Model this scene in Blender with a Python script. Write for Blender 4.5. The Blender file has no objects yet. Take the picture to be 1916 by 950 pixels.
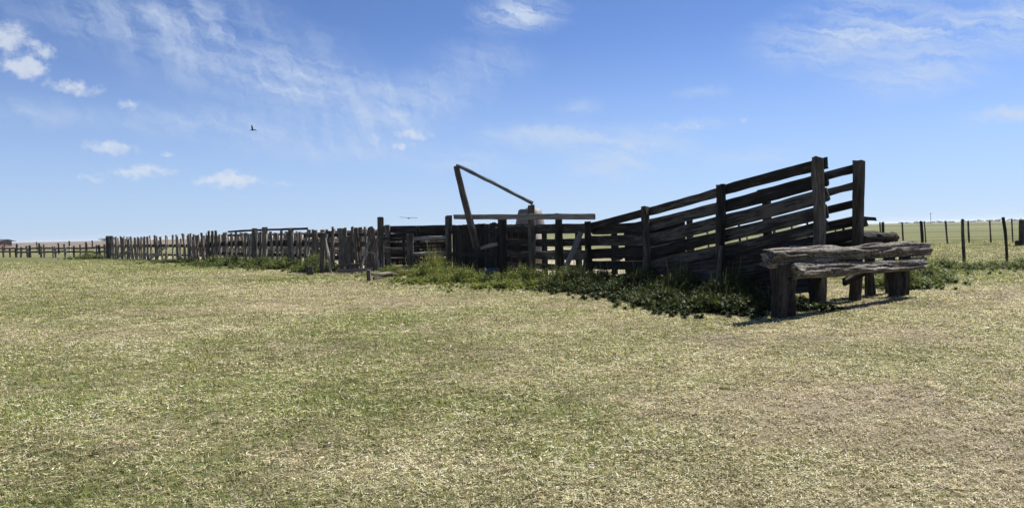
import bpy, bmesh, math, random
import numpy as np
from mathutils import Vector, Matrix

R = math.radians
rng = np.random.default_rng(7)
random.seed(7)
scene = bpy.context.scene
col = scene.collection

# ------------------------------------------------------------------ camera
EYE = 1.6
cam_d = bpy.data.cameras.new('camera')
cam = bpy.data.objects.new('camera', cam_d)
col.objects.link(cam)
cam_d.sensor_width = 36.0
cam_d.lens = 36.0 * 1400 / 1916
cam_d.clip_start = 0.1
cam_d.clip_end = 20000
PITCH = math.atan(42 / 1400)
ROLL = R(1.26)
cam.matrix_world = (Matrix.Translation((0, 0, EYE)) @ Matrix.Rotation(R(90) - PITCH, 4, 'X')
                    @ Matrix.Rotation(-ROLL, 4, 'Z'))
scene.camera = cam

# ------------------------------------------------------------------ sky, sun, exposure
SUN_EL = R(48)
SUN_AZ = math.atan2(0.77, 0.64)            # measured from +Y towards +X
SKY_STRENGTH = 0.062
SUN_STRENGTH = 5.0
world = bpy.data.worlds.new('World')
scene.world = world
world.use_nodes = True
wt = world.node_tree
wt.nodes.clear()


class NT:
    """small helper for node trees"""
    def __init__(self, tree):
        self.t = tree

    def n(self, kind, **kw):
        nd = self.t.nodes.new(kind)
        for k, v in kw.items():
            setattr(nd, k, v)
        return nd

    def put(self, sock, v):
        if hasattr(v, 'is_output') or isinstance(v, bpy.types.NodeSocket):
            self.t.links.new(v, sock)
        else:
            sock.default_value = v

    def m(self, op, a, b=None, c=None, clamp=False):
        nd = self.n('ShaderNodeMath', operation=op, use_clamp=clamp)
        self.put(nd.inputs[0], a)
        if b is not None:
            self.put(nd.inputs[1], b)
        if c is not None:
            self.put(nd.inputs[2], c)
        return nd.outputs[0]

    def v(self, op, a, b=None, scale=None):
        nd = self.n('ShaderNodeVectorMath', operation=op)
        self.put(nd.inputs[0], a)
        if b is not None:
            self.put(nd.inputs[1], b)
        if scale is not None:
            self.put(nd.inputs['Scale'], scale)
        return nd.outputs['Value'] if op in ('LENGTH', 'DOT_PRODUCT') else nd.outputs[0]

    def noise(self, vec, scale, detail=4, rough=0.5, dist=0.0):
        nd = self.n('ShaderNodeTexNoise')
        self.put(nd.inputs['Vector'], vec)
        nd.inputs['Scale'].default_value = scale
        nd.inputs['Detail'].default_value = detail
        nd.inputs['Roughness'].default_value = rough
        nd.inputs['Distortion'].default_value = dist
        return nd

    def remap(self, val, a, b, c=0.0, d=1.0, smooth=True):
        nd = self.n('ShaderNodeMapRange', interpolation_type='SMOOTHSTEP' if smooth else 'LINEAR')
        self.put(nd.inputs['Value'], val)
        nd.inputs['From Min'].default_value = a
        nd.inputs['From Max'].default_value = b
        nd.inputs['To Min'].default_value = c
        nd.inputs['To Max'].default_value = d
        return nd.outputs['Result']

    def mix(self, fac, a, b, blend='MIX'):
        nd = self.n('ShaderNodeMix', data_type='RGBA', blend_type=blend)
        self.put(nd.inputs['Factor'], fac)
        self.put(nd.inputs[6], a)
        self.put(nd.inputs[7], b)
        return nd.outputs[2]

    def ramp(self, fac, stops):
        nd = self.n('ShaderNodeValToRGB')
        cr = nd.color_ramp
        while len(cr.elements) < len(stops):
            cr.elements.new(0.5)
        for e, (p, c) in zip(cr.elements, stops):
            e.position = p
            e.color = (*c, 1)
        self.put(nd.inputs[0], fac)
        return nd.outputs[0]


def build_world():
    w = NT(wt)
    sky = w.n('ShaderNodeTexSky', sky_type='NISHITA')
    sky.sun_disc = False
    sky.sun_elevation = SUN_EL
    sky.sun_rotation = SUN_AZ
    sky.altitude = 0
    sky.air_density = 0.6
    sky.dust_density = 0.0
    sky.ozone_density = 5.0
    tc = w.n('ShaderNodeTexCoord')
    d = tc.outputs['Generated']
    sep = w.n('ShaderNodeSeparateXYZ')
    w.put(sep.inputs[0], d)
    az = w.m('MULTIPLY', w.m('ARCTAN2', sep.outputs[0], sep.outputs[1]), 180 / math.pi)
    el = w.m('MULTIPLY', w.m('ARCSINE', sep.outputs[2]), 180 / math.pi)
    cmb = w.n('ShaderNodeCombineXYZ')
    w.put(cmb.inputs[0], az)
    w.put(cmb.inputs[1], el)
    ae = cmb.outputs[0]
    # ragged edges: warp the sky position a little
    wn = w.noise(ae, 0.75, 5, 0.62).outputs['Color']
    warp = w.v('MULTIPLY', w.v('SUBTRACT', wn, (0.5, 0.5, 0.5)), (2.6, 1.5, 0))
    aew = w.v('ADD', ae, warp)

    def blobs(vec, lst):
        tot = None
        for (a, e, wa, we, s) in lst:
            q = w.v('MULTIPLY', w.v('SUBTRACT', vec, (a, e, 0)), (1 / wa, 1 / we, 0))
            g = w.remap(w.v('LENGTH', q), 1.0, 0.0, 0.0, s)
            tot = g if tot is None else w.m('ADD', tot, g)
        return tot
    # small fair-weather puffs
    puffs = [(-33.6, 12.8, 2.3, 1.5, 1.0), (-31.6, 12.2, 1.2, .8, .8), (-32.7, 11.0, 2.0, 1.15, 1.15),
             (-29.9, 10.0, 2.7, .8, .85), (-26.9, 9.0, 1.2, .6, .75), (-27.9, 6.15, 2.8, .8, .9),
             (-26.0, 4.65, 3.2, .75, .85), (-29.0, 4.2, 1.6, .6, .5), (-20.6, 4.15, 3.6, .85, .95),
             (-24.6, 5.9, 1.4, .4, .5), (-17.0, 3.9, 1.6, .45, .5), (-7.6, 7.45, 2.8, .8, .75), (-8.1, 6.5, 1.1, .5, .8),
             (-10.2, 7.0, .9, .7, .5), (13.4, 7.4, 2.0, .5, .45), (17.5, 7.6, .9, .4, .45)]
    fine = w.noise(ae, 1.6, 6, 0.62).outputs['Fac']
    pv = blobs(aew, puffs)
    puff = w.m('MULTIPLY', w.remap(w.m('ADD', pv, w.m('MULTIPLY', w.m('SUBTRACT', fine, .5), 1.5)), .10, 1.10),
               w.remap(pv, 0.0, .28), clamp=True)
    # thin cirrus: stretched streaks gathered in a few loose fields, and elsewhere at random
    rot = w.n('ShaderNodeVectorRotate', rotation_type='Z_AXIS')
    w.put(rot.inputs['Vector'], aew)
    rot.inputs['Angle'].default_value = R(14)
    st = w.v('MULTIPLY', rot.outputs[0], (0.10, 0.62, 1))
    streak = w.noise(st, 1.6, 7, 0.66, 0.5).outputs['Fac']
    rot2 = w.n('ShaderNodeVectorRotate', rotation_type='Z_AXIS')
    w.put(rot2.inputs['Vector'], aew)
    rot2.inputs['Angle'].default_value = R(-24)
    st2 = w.v('MULTIPLY', rot2.outputs[0], (0.5, 0.13, 1))
    streak2 = w.noise(st2, 1.3, 6, 0.62, 0.4).outputs['Fac']
    fields_l = [(-28, 14.5, 9, 3, .5), (-2, 12.5, 6, 2.5, .5), (-19.5, 12.6, 11, 4, .8), (-14.0, 10.6, 8, 2.6, .8), (-6.5, 10.0, 7, 2.6, .75), (-9.5, 8.4, 7, 1.8, .7),
                (-20, 8.0, 12, 1.8, .75), (-13, 6.4, 11, 1.6, .65), (-34, 8.2, 9, 1.4, .55), (-22, 15.5, 8, 2, .5)]
    fields_r = [(24.5, 12.8, 9, 3.2, .95), (33, 12.2, 8, 2.6, .95), (28.0, 9.7, 7, 2.0, .8), (33.6, 6.6, 4.5, .8, .9),
                (1.0, 16.0, 5, 2.0, 1.0), (9.0, 6.2, 7, 2.2, .8), (2.5, 7.2, 7, 1.6, .75), (8.2, 4.6, 6, 1.4, .65),
                (14.4, 9.8, 3, .7, .4), (5.6, 9.2, 2.5, .9, .6), (13.5, 7.4, 3.5, .8, .7), (18, 5.0, 6, 1.2, .4), (-3, 5.4, 7, 1.2, .5), (29, 16, 9, 2, .6)]
    wide = w.remap(w.noise(ae, 0.045, 3, 0.5).outputs['Fac'], 0.5, 0.72, 0.0, 0.55)
    high = w.remap(el, 15, 24)
    covl = w.m('ADD', blobs(aew, fields_l), w.m('MULTIPLY', wide, high))
    covr = w.m('ADD', blobs(aew, fields_r), w.m('MULTIPLY', wide, high))
    c1 = w.m('MULTIPLY', covl, w.remap(w.m('ADD', w.m('MULTIPLY', streak2, .55), w.m('MULTIPLY', streak, .45)), .32, .70))
    c2 = w.m('MULTIPLY', covr, w.remap(streak, .30, .66))
    cir = w.m('MULTIPLY', w.m('ADD', c1, c2), 1.0, clamp=True)
    hz = w.remap(el, -2.0, 16.0, 0.80, 0.0)                      # pale veil of low haze along the horizon
    blue = w.mix(1.0, sky.outputs[0], (1.02, 1.03, 1.16, 1), 'MULTIPLY')
    base = w.mix(hz, blue, (3.9, 5.05, 6.8, 1))
    base = w.mix(cir, base, (4.9, 5.8, 7.2, 1))
    base = w.mix(w.m('MULTIPLY', puff, .72), base, (6.3, 6.7, 7.3, 1))
    bg = w.n('ShaderNodeBackground')
    w.put(bg.inputs['Color'], base)
    bg.inputs['Strength'].default_value = SKY_STRENGTH
    out = w.n('ShaderNodeOutputWorld')
    wt.links.new(bg.outputs[0], out.inputs[0])


build_world()

sun_d = bpy.data.lights.new('sun', 'SUN')
sun_d.energy = SUN_STRENGTH
sun_d.angle = R(0.53)
sun_d.color = (1.0, 0.955, 0.88)
sun = bpy.data.objects.new('sun', sun_d)
col.objects.link(sun)
sdir = Vector((math.sin(SUN_AZ) * math.cos(SUN_EL), math.cos(SUN_AZ) * math.cos(SUN_EL), math.sin(SUN_EL)))
sun.rotation_euler = sdir.to_track_quat('Z', 'Y').to_euler()
sun.location = (30, 25, 40)

vs = scene.view_settings
vs.view_transform = 'Standard'
vs.look = 'None'
vs.exposure = 0.95
vs.gamma = 1.0
vs.use_curve_mapping = False
scene.cycles.use_denoising = True; scene.cycles.denoiser='OPENIMAGEDENOISE'; scene.cycles.denoising_input_passes='RGB_ALBEDO_NORMAL'; scene.cycles.denoising_prefilter='ACCURATE'
scene.cycles.max_bounces = 5
scene.cycles.diffuse_bounces = 3
scene.cycles.transparent_max_bounces = 4
scene.cycles.caustics_reflective = False
scene.cycles.caustics_refractive = False

# ------------------------------------------------------------------ noise helpers (numpy)
_tab = rng.random((256, 256))


def vnoise(x, y, f, seed=0):
    x = np.asarray(x) * f + 17.3 * seed
    y = np.asarray(y) * f + 41.7 * seed
    xi = np.floor(x).astype(int)
    yi = np.floor(y).astype(int)
    fx = x - xi
    fy = y - yi
    fx = fx * fx * (3 - 2 * fx)
    fy = fy * fy * (3 - 2 * fy)
    a = _tab[xi % 256, yi % 256]
    b = _tab[(xi + 1) % 256, yi % 256]
    c = _tab[xi % 256, (yi + 1) % 256]
    d = _tab[(xi + 1) % 256, (yi + 1) % 256]
    return (a * (1 - fx) + b * fx) * (1 - fy) + (c * (1 - fx) + d * fx) * fy


def fbm(x, y, f, seed=0, octv=4):
    t = 0
    a = 0.5
    s = 0
    for k in range(octv):
        t = t + a * vnoise(x, y, f * 2 ** k, seed + 3 * k)
        s += a
        a *= 0.55
    return t / s


def inside(px, py, poly):
    px = np.asarray(px)
    py = np.asarray(py)
    res = np.zeros(px.shape, bool)
    n = len(poly)
    for i in range(n):
        x0, y0 = poly[i]
        x1, y1 = poly[(i + 1) % n]
        cond = ((y0 > py) != (y1 > py))
        with np.errstate(divide='ignore', invalid='ignore'):
            xx = (x1 - x0) * (py - y0) / (y1 - y0) + x0
        res ^= cond & (px < xx)
    return res


YARD = [(-36.5, 68), (-18.5, 47.0), (-5.3, 32.4), (-2.4, 30.6), (2.6, 22.3), (3.6, 22.8), (14, 42), (2, 78)]

# greener or drier places in the pasture: x, y, radius x, radius y, change
PATCH = [(-2.9, 14.2, 1.9, .9, .35), (-6.4, 10.0, 2.6, 2.0, .12), (-4.4, 20.5, 3.2, 2.2, -.40), (-22, 33, 9, 5, -.35),
         (11, 18, 3.0, 1.8, -.40), (-10.8, 18.5, 4.5, 1.5, .25), (2.4, 15.4, 2.2, 1.6, .25), (5.5, 12.8, 1.3, .8, .20),
         (-.6, 20.0, 3.5, 2.2, .40), (-7.5, 28.5, 4, 2.2, .40), (-16, 40, 6, 3, .45), (-30, 56, 9, 5, .35), (15, 26, 7, 3, .55),
         (-1.2, 7.0, 1.2, .8, .12), (3.1, 6.0, 1.4, .7, -.12), (-.3, 5.0, 1.0, .4, -.18), (1.5, 13.2, 2.0, .9, -.15),
         (4.6, 8.6, 1.6, .9, .14), (-2.0, 16.8, 3.0, .9, -.22), (-14, 24, 5, 2, -.18), (7.5, 14.3, 1.6, 1.0, .2)]


def greenness(x, y):
    g = 0.42 + 1.05 * (fbm(x, y, 0.22, 1) - 0.5) + 0.75 * (fbm(x, y, 0.8, 5) - 0.5) + .5 * (fbm(x, y, 2.6, 8) - .5)
    for (cx, cy, rx, ry, s) in PATCH:
        g = g + s * np.exp(-(((x - cx) / rx) ** 2 + ((y - cy) / ry) ** 2))
    g = g + 0.20 * np.clip((y - 34) / 30, 0, 1)
    return np.clip(g, 0.03, 0.97)


# ------------------------------------------------------------------ materials
def new_mat(name):
    m = bpy.data.materials.new(name)
    m.use_nodes = True
    m.node_tree.nodes.clear()
    return m, NT(m.node_tree)


def finish(w, shader):
    out = w.n('ShaderNodeOutputMaterial')
    w.t.links.new(shader, out.inputs['Surface'])


def principled(w, color, rough=0.9, spec=0.2, metal=0.0, normal=None):
    b = w.n('ShaderNodeBsdfPrincipled')
    w.put(b.inputs['Base Color'], color)
    w.put(b.inputs['Roughness'], rough)
    b.inputs['Specular IOR Level'].default_value = spec
    b.inputs['Metallic'].default_value = metal
    if normal is not None:
        w.put(b.inputs['Normal'], normal)
    return b.outputs[0]


def bump(w, h, strength, dist):
    b = w.n('ShaderNodeBump')
    b.inputs['Strength'].default_value = strength
    b.inputs['Distance'].default_value = dist
    w.put(b.inputs['Height'], h)
    return b.outputs[0]


def wood_mat(name, dark, mid, pale, lichen=0.0, rough_grain=1.0, pale_at=0.62):
    """weathered timber; the grain runs along each piece's own local Z"""
    m, w = new_mat(name)
    tc = w.n('ShaderNodeTexCoord')
    oi = w.n('ShaderNodeObjectInfo')
    off = w.n('ShaderNodeCombineXYZ')
    w.put(off.inputs[2], w.m('MULTIPLY', oi.outputs['Random'], 57.0))
    w.put(off.inputs[0], w.m('MULTIPLY', oi.outputs['Random'], 13.0))
    p = w.v('ADD', tc.outputs['Object'], off.outputs[0])
    g = w.noise(w.v('MULTIPLY', p, (26, 26, 1.3)), 1.0, 6, 0.65, 0.6).outputs['Fac']
    crack = w.noise(w.v('MULTIPLY', p, (40, 40, 0.9)), 1.0, 3, 0.6, 1.0).outputs['Fac']
    blot = w.noise(w.v('MULTIPLY', p, (5, 5, 1.6)), 1.0, 5, 0.6).outputs['Fac']
    val = w.m('ADD', w.m('MULTIPLY', g, .6), w.m('MULTIPLY', blot, .4))
    val = w.m('ADD', val, w.m('MULTIPLY', w.m('SUBTRACT', oi.outputs['Random'], .5), .16))
    c = w.ramp(val, [(0.33, dark), (0.50, mid), (pale_at, pale)])
    cr = w.remap(crack, 0.30, 0.42)
    c = w.mix(cr, tuple(x * .3 for x in dark) + (1,), c)
    if lichen > 0:
        sp = w.noise(w.v('MULTIPLY', p, (30, 30, 11)), 1.0, 4, .75).outputs['Fac']
        c = w.mix(w.remap(sp, .40, .50), tuple(x * .45 for x in dark) + (1,), c)
        ln = w.noise(p, 14, 5, 0.7).outputs['Fac']
        lm = w.m('MULTIPLY', w.remap(ln, .56, .68), lichen)
        c = w.mix(lm, c, (0.36, 0.36, 0.27, 1))
    h = w.m('ADD', w.m('MULTIPLY', g, .5), w.m('MULTIPLY', cr, .6))
    finish(w, principled(w, c, 0.92, 0.12, normal=bump(w, h, 0.8 * rough_grain, 0.015)))
    return m


M = {}
M['rail'] = wood_mat('dark weathered rail wood', (.012, .010, .009), (.032, .027, .023), (.12, .105, .088))
M['post'] = wood_mat('grey brown post wood', (.036, .030, .024), (.09, .077, .062), (.20, .178, .148))
M['picket'] = wood_mat('split picket wood', (.062, .05, .040), (.165, .137, .113), (.34, .30, .25))
M['log'] = wood_mat('silvered cracked log wood', (.030, .025, .020), (.11, .095, .080), (.27, .245, .212), lichen=.35, pale_at=.60)
M['plank'] = wood_mat('silver grey plank wood', (.12, .105, .09), (.24, .215, .19), (.38, .35, .31))
M['black'] = wood_mat('nearly black tarred board', (.010, .009, .008), (.022, .019, .017), (.06, .054, .048))
M['tan'] = wood_mat('warm brown lever wood', (.055, .044, .035), (.125, .10, .08), (.24, .205, .17))


def flat_mat(name, c, rough=.8, spec=.3, metal=0.0, vary=.25, scale=6.0):
    m, w = new_mat(name)
    tc = w.n('ShaderNodeTexCoord')
    n = w.noise(tc.outputs['Object'], scale, 5, .6).outputs['Fac']
    cc = w.mix(w.remap(n, .3, .7), tuple(x * (1 - vary) for x in c) + (1,), tuple(min(1, x * (1 + vary)) for x in c) + (1,))
    finish(w, principled(w, cc, rough, spec, metal))
    return m


M['steel'] = flat_mat('dull steel pole', (.10, .11, .115), .55, .4, .4)
M['wire'] = flat_mat('dull wire', (.07, .068, .06), .8, .2, 0)
M['tank'] = flat_mat('pale zinc tank', (.17, .145, .13), .6, .3, .1, .18, 3.0)
M['drum'] = flat_mat('faded blue plastic', (.025, .06, .11), .5, .4, 0, .2, 5)
M['drumdark'] = flat_mat('dark inside of drum', (.01, .02, .04), .8, .2)
M['feather'] = flat_mat('dark feathers', (.02, .02, .022), .8, .2)
M['tin'] = flat_mat('dark tin roof', (.045, .05, .06), .6, .3)
M['redwall'] = flat_mat('brown red shed wall', (.12, .065, .05), .85, .2)
M['door'] = flat_mat('dark shed doorway', (.02, .018, .016), .9, .1)
M['whitepost'] = flat_mat('white painted post', (.62, .62, .58), .7, .3, 0, .1)
M['rust'] = flat_mat('rusty hoop iron', (.16, .10, .07), .8, .2, .2)


def leaf_mat(name, attr='tint'):
    m, w = new_mat(name)
    a = w.n('ShaderNodeAttribute', attribute_name=attr)
    dif = w.n('ShaderNodeBsdfPrincipled')
    w.put(dif.inputs['Base Color'], a.outputs['Color'])
    dif.inputs['Roughness'].default_value = .6
    dif.inputs['Specular IOR Level'].default_value = .12
    tr = w.n('ShaderNodeBsdfTranslucent')
    w.put(tr.inputs['Color'], w.mix(1.0, a.outputs['Color'], (1.0, 1.0, .62, 1), 'MULTIPLY'))
    mx = w.n('ShaderNodeMixShader')
    mx.inputs[0].default_value = .32
    w.t.links.new(dif.outputs[0], mx.inputs[1])
    w.t.links.new(tr.outputs[0], mx.inputs[2])
    finish(w, mx.outputs[0])
    return m


M['leaf'] = leaf_mat('leaf')
M['grass'] = leaf_mat('grass blade')


def ground_mat():
    m, w = new_mat('pasture ground')
    a = w.n('ShaderNodeAttribute', attribute_name='tint')
    geo = w.n('ShaderNodeNewGeometry')
    p = geo.outputs['Position']
    n1 = w.noise(p, 38, 5, .7).outputs['Fac']
    n2 = w.noise(p, 2.3, 5, .65).outputs['Fac']
    n3 = w.noise(w.v('MULTIPLY', p, (.03, .10, 1)), 1.0, 6, .6).outputs['Fac']
    k = w.m('ADD', w.m('ADD', w.remap(n1, .30, .70, .35, 1.60), w.remap(n2, .3, .7, -.15, .15)), w.remap(n3, .3, .7, -.14, .14))
    c = w.v('MULTIPLY', a.outputs['Color'], (1, 1, 1))
    c = w.v('SCALE', a.outputs['Color'], scale=k)
    finish(w, principled(w, c, 1.0, 0.05, normal=bump(w, n1, .5, .03)))
    return m


M['ground'] = ground_mat()


# ------------------------------------------------------------------ scene helpers
def tag(o, label, cat=None, group=None, kind=None):
    o['label'] = label
    if cat:
        o['category'] = cat
    if group:
        o['group'] = group
    if kind:
        o['kind'] = kind
    return o


def thing(name, loc, label, cat, group=None):
    o = bpy.data.objects.new(name, None)
    o.empty_display_size = .3
    o.location = loc
    col.objects.link(o)
    return tag(o, label, cat, group)


def link(name, me, mat, parent=None, loc=None):
    o = bpy.data.objects.new(name, me)
    if mat is not None:
        me.materials.append(M[mat] if isinstance(mat, str) else mat)
    col.objects.link(o)
    if parent is not None:
        o.parent = parent
    if loc is not None:
        o.location = loc
    return o


def np_mesh(name, verts, loops, nper, tint=None, smooth=False):
    """mesh from a vertex array and faces that all have nper corners"""
    me = bpy.data.meshes.new(name)
    nv = len(verts)
    nl = len(loops)
    nf = nl // nper
    me.vertices.add(nv)
    me.vertices.foreach_set('co', np.ascontiguousarray(verts, np.float32).ravel())
    me.loops.add(nl)
    me.loops.foreach_set('vertex_index', np.ascontiguousarray(loops, np.int32))
    me.polygons.add(nf)
    me.polygons.foreach_set('loop_start', np.arange(0, nl, nper, dtype=np.int32))
    me.polygons.foreach_set('loop_total', np.full(nf, nper, np.int32))
    if smooth:
        me.polygons.foreach_set('use_smooth', np.ones(nf, bool))
    me.update(calc_edges=True)
    if tint is not None:
        at = me.color_attributes.new('tint', 'FLOAT_COLOR', 'POINT')
        rgba = np.ones((nv, 4), np.float32)
        rgba[:, :3] = tint
        at.data.foreach_set('color', rgba.ravel())
    return me


def ring_mesh(name, rings, smooth=False, cap=True):
    """rings: array [n, k, 3]; a skin over them with closed ends"""
    n, k, _ = rings.shape
    vs_ = rings.reshape(-1, 3)
    faces = []
    for i in range(n - 1):
        for j in range(k):
            a = i * k + j
            b = i * k + (j + 1) % k
            faces.append((a, b, b + k, a + k))
    if cap:
        faces.append(tuple(range(k - 1, -1, -1)))
        faces.append(tuple(range((n - 1) * k, n * k)))
    me = bpy.data.meshes.new(name)
    me.from_pydata([tuple(v) for v in vs_], [], faces)
    if smooth:
        for p in me.polygons:
            p.use_smooth = len(p.vertices) == 4
    me.update()
    return me


def beam(name, p0, p1, w, d, parent, mat='rail', twist=0.0, seg=None, rough=.012, sides=8, taper=1.0, bow=.015, up=None):
    """a hewn timber from p0 to p1: w across, d deep, chamfered, bowed and uneven; w lies across `up`"""
    p0 = Vector(p0)
    p1 = Vector(p1)
    L = (p1 - p0).length
    zc = (p1 - p0).normalized()
    ref = Vector(up) if up is not None else (Vector((0, 0, 1)) if abs(zc.z) < .75 else Vector((1, 0, 0)))
    xc = zc.cross(ref).normalized()          # depth axis for rails (horizontal)
    yc = zc.cross(xc).normalized()
    rot = Matrix((xc, yc, zc)).transposed()
    if twist:
        rot = rot @ Matrix.Rotation(twist, 3, 'Z')
    if seg is None:
        seg = max(2, min(10, int(L / .4)))
    if sides == 8:
        ch = .16
        base = np.array([(-.5 + ch, -.5), (.5 - ch, -.5), (.5, -.5 + ch), (.5, .5 - ch), (.5 - ch, .5), (-.5 + ch, .5), (-.5, .5 - ch), (-.5, -.5 + ch)])
    elif sides == 4:
        base = np.array([(-.5, -.5), (.5, -.5), (.5, .5), (-.5, .5)])
    else:
        a = np.arange(sides) / sides * 2 * math.pi
        base = np.stack([np.cos(a), np.sin(a)], 1) * .5
    rings = np.zeros((seg + 1, len(base), 3))
    prof = 1 + rng.normal(0, .04, (1, len(base)))
    bx, by = rng.normal(0, bow, 2)
    for i in range(seg + 1):
        t = i / seg
        s = (1 + (taper - 1) * t) * (1 + rng.normal(0, .018))
        rr = base * prof.T * s
        xy = rr * np.array([d, w]) + rng.normal(0, rough, rr.shape) * .5
        xy += np.array([bx, by]) * math.sin(math.pi * t)
        rings[i, :, :2] = xy
        rings[i, :, 2] = t * L
    rings[0, :, 2] += rng.normal(0, rough, len(base))
    rings[-1, :, 2] += rng.normal(0, min(rough, .012), len(base))
    me = ring_mesh(name, rings)
    o = link(name, me, mat, parent)
    base_loc = parent.location if parent is not None else Vector((0, 0, 0))
    o.matrix_local = Matrix.Translation(p0 - base_loc) @ rot.to_4x4()
    return o


def log_mesh(name, L, r0, r1, seg=44, k=22, groove=.16, seed=1):
    """a heavy split and eroded log along local Z"""
    rg = np.random.default_rng(seed)
    a = np.arange(k) / k * 2 * math.pi
    phases = rg.random(6) * 6.28
    rings = np.zeros((seg + 1, k, 3))
    cut = rg.random(k)
    for i in range(seg + 1):
        t = i / seg
        r = r0 + (r1 - r0) * t
        lump = (1 + .04 * math.sin(t * 9 + phases[0]) + .035 * math.sin(t * 21 + phases[1])
                + .05 * np.sin(2 * a + phases[2] + t * 1.2) + .04 * np.sin(3 * a + phases[3] - t * 2))
        gr = vnoise(a * 0 + np.arange(k) * 1.0, t * 7 + cut * 2, 1.0, seed)
        gr2 = vnoise(np.arange(k) * .55, np.full(k, t * 13), 1.0, seed + 4)
        rad = r * lump * (1 - groove * np.clip((gr - .52) * 3.2, 0, 1) - groove * .7 * np.clip((gr2 - .6) * 3, 0, 1))
        rad = rad * (1 + rg.normal(0, .012, k))
        # blocky hewn section
        sq = 1 / np.maximum(np.abs(np.cos(a)), np.abs(np.sin(a))) ** .42
        rings[i, :, 0] = np.cos(a) * rad * sq + .014 * math.sin(t * 5 + phases[4])
        rings[i, :, 1] = np.sin(a) * rad * sq + .012 * math.sin(t * 4 + phases[5])
        rings[i, :, 2] = t * L
    endn = rg.normal(0, .06, k)
    rings[-1, :, 2] += endn
    rings[0, :, 2] += rg.normal(0, .05, k)
    return ring_mesh(name, rings)


def place_axis(o, p0, p1, parent, spin=0.0):
    p0 = Vector(p0)
    zc = (Vector(p1) - p0).normalized()
    xc = zc.cross(Vector((0, 0, 1))).normalized()
    yc = zc.cross(xc)
    rot = Matrix((xc, yc, zc)).transposed() @ Matrix.Rotation(spin, 3, 'Z')
    o.matrix_local = Matrix.Translation(p0 - (parent.location if parent else Vector())) @ rot.to_4x4()


def lerp(a, b, t):
    return tuple(a[i] + (b[i] - a[i]) * t for i in range(len(a)))


# ------------------------------------------------------------------ ground
def axis(parts):
    out = []
    for a, b, s in parts:
        out.extend(np.arange(a, b, s))
    return np.array(out)


def far_steps(start, end, k=1.25, s0=3.0):
    out = []
    x = start
    s = s0
    while x < end:
        out.append(x)
        x += s
        s *= k
    out.append(end)
    return out


STRAW = np.array((.46, .385, .235))
PINK = np.array((.36, .295, .22))
GREEN = np.array((.155, .185, .055))
DIRT = np.array((.40, .345, .275))


def ground_color(x, y):
    g = greenness(x, y)
    pk = fbm(x, y, .5, 11)
    dry = STRAW * .80 + (PINK * .85 - STRAW * .80) * np.clip((pk[..., None] - .35) * 2.2, 0, 1)
    c = dry + (GREEN * 1.05 - dry) * np.clip(g[..., None] * 1.15, 0, 1)
    c = c * .60
    far = np.clip((y - 45) / 60, 0, 1)[..., None]
    farc = np.array((.135, .14, .066)) + (fbm(x, y, .02, 21) - .5)[..., None] * np.array((.10, .07, .04))
    c = c * (1 - far) + farc * far
    # ploughed brown field far off to the left
    wob = 6 * (fbm(x, y, .02, 31) - .5)
    plough = np.clip((y - 150 + wob) / 8, 0, 1) * np.clip((-x - 30 - .12 * y) / 6, 0, 1)
    c = c + (np.array((.165, .135, .11)) - c) * plough[..., None]
    yd = inside(x, y, YARD)[..., None]
    mixd = np.clip(.55 + 1.4 * (fbm(x, y, .25, 41)[..., None] - .5), 0.1, 1)
    c = np.where(yd, c + (DIRT - c) * mixd, c)
    return c


def build_ground():
    fx = list(np.arange(-42, 42.01, .6))
    fy = list(np.arange(-6, 3, 1.0)) + list(np.arange(3, 72, .5))
    xs = np.array([-v for v in far_steps(44, 9000)][::-1] + fx + far_steps(44, 9000))
    ys = np.array([-v for v in far_steps(8, 9000)][::-1] + fy + far_steps(73, 9000))
    X, Y = np.meshgrid(xs, ys)
    near = np.clip(1 - (np.hypot(X, Y - 15) - 30) / 60, 0, 1)
    Z = near * (.05 * (fbm(X, Y, .35, 51) - .5) + .02 * (fbm(X, Y, 1.1, 52) - .5))
    v = np.stack([X, Y, Z], -1).reshape(-1, 3)
    nx = len(xs)
    ny = len(ys)
    i = (np.arange(ny - 1)[:, None] * nx + np.arange(nx - 1)[None, :]).ravel()
    loops = np.stack([i, i + 1, i + nx + 1, i + nx], 1).ravel()
    me = np_mesh('ground', v, loops, 4, ground_color(X, Y).reshape(-1, 3), smooth=True)
    o = link('ground', me, 'ground')
    tag(o, 'flat dry pasture with worn grass reaching to the horizon', kind='structure')
    return o


build_ground()


def gz(x, y):
    x = np.asarray(x, float)
    y = np.asarray(y, float)
    near = np.clip(1 - (np.hypot(x, y - 15) - 30) / 60, 0, 1)
    return near * (.05 * (fbm(x, y, .35, 51) - .5) + .02 * (fbm(x, y, 1.1, 52) - .5))


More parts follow.
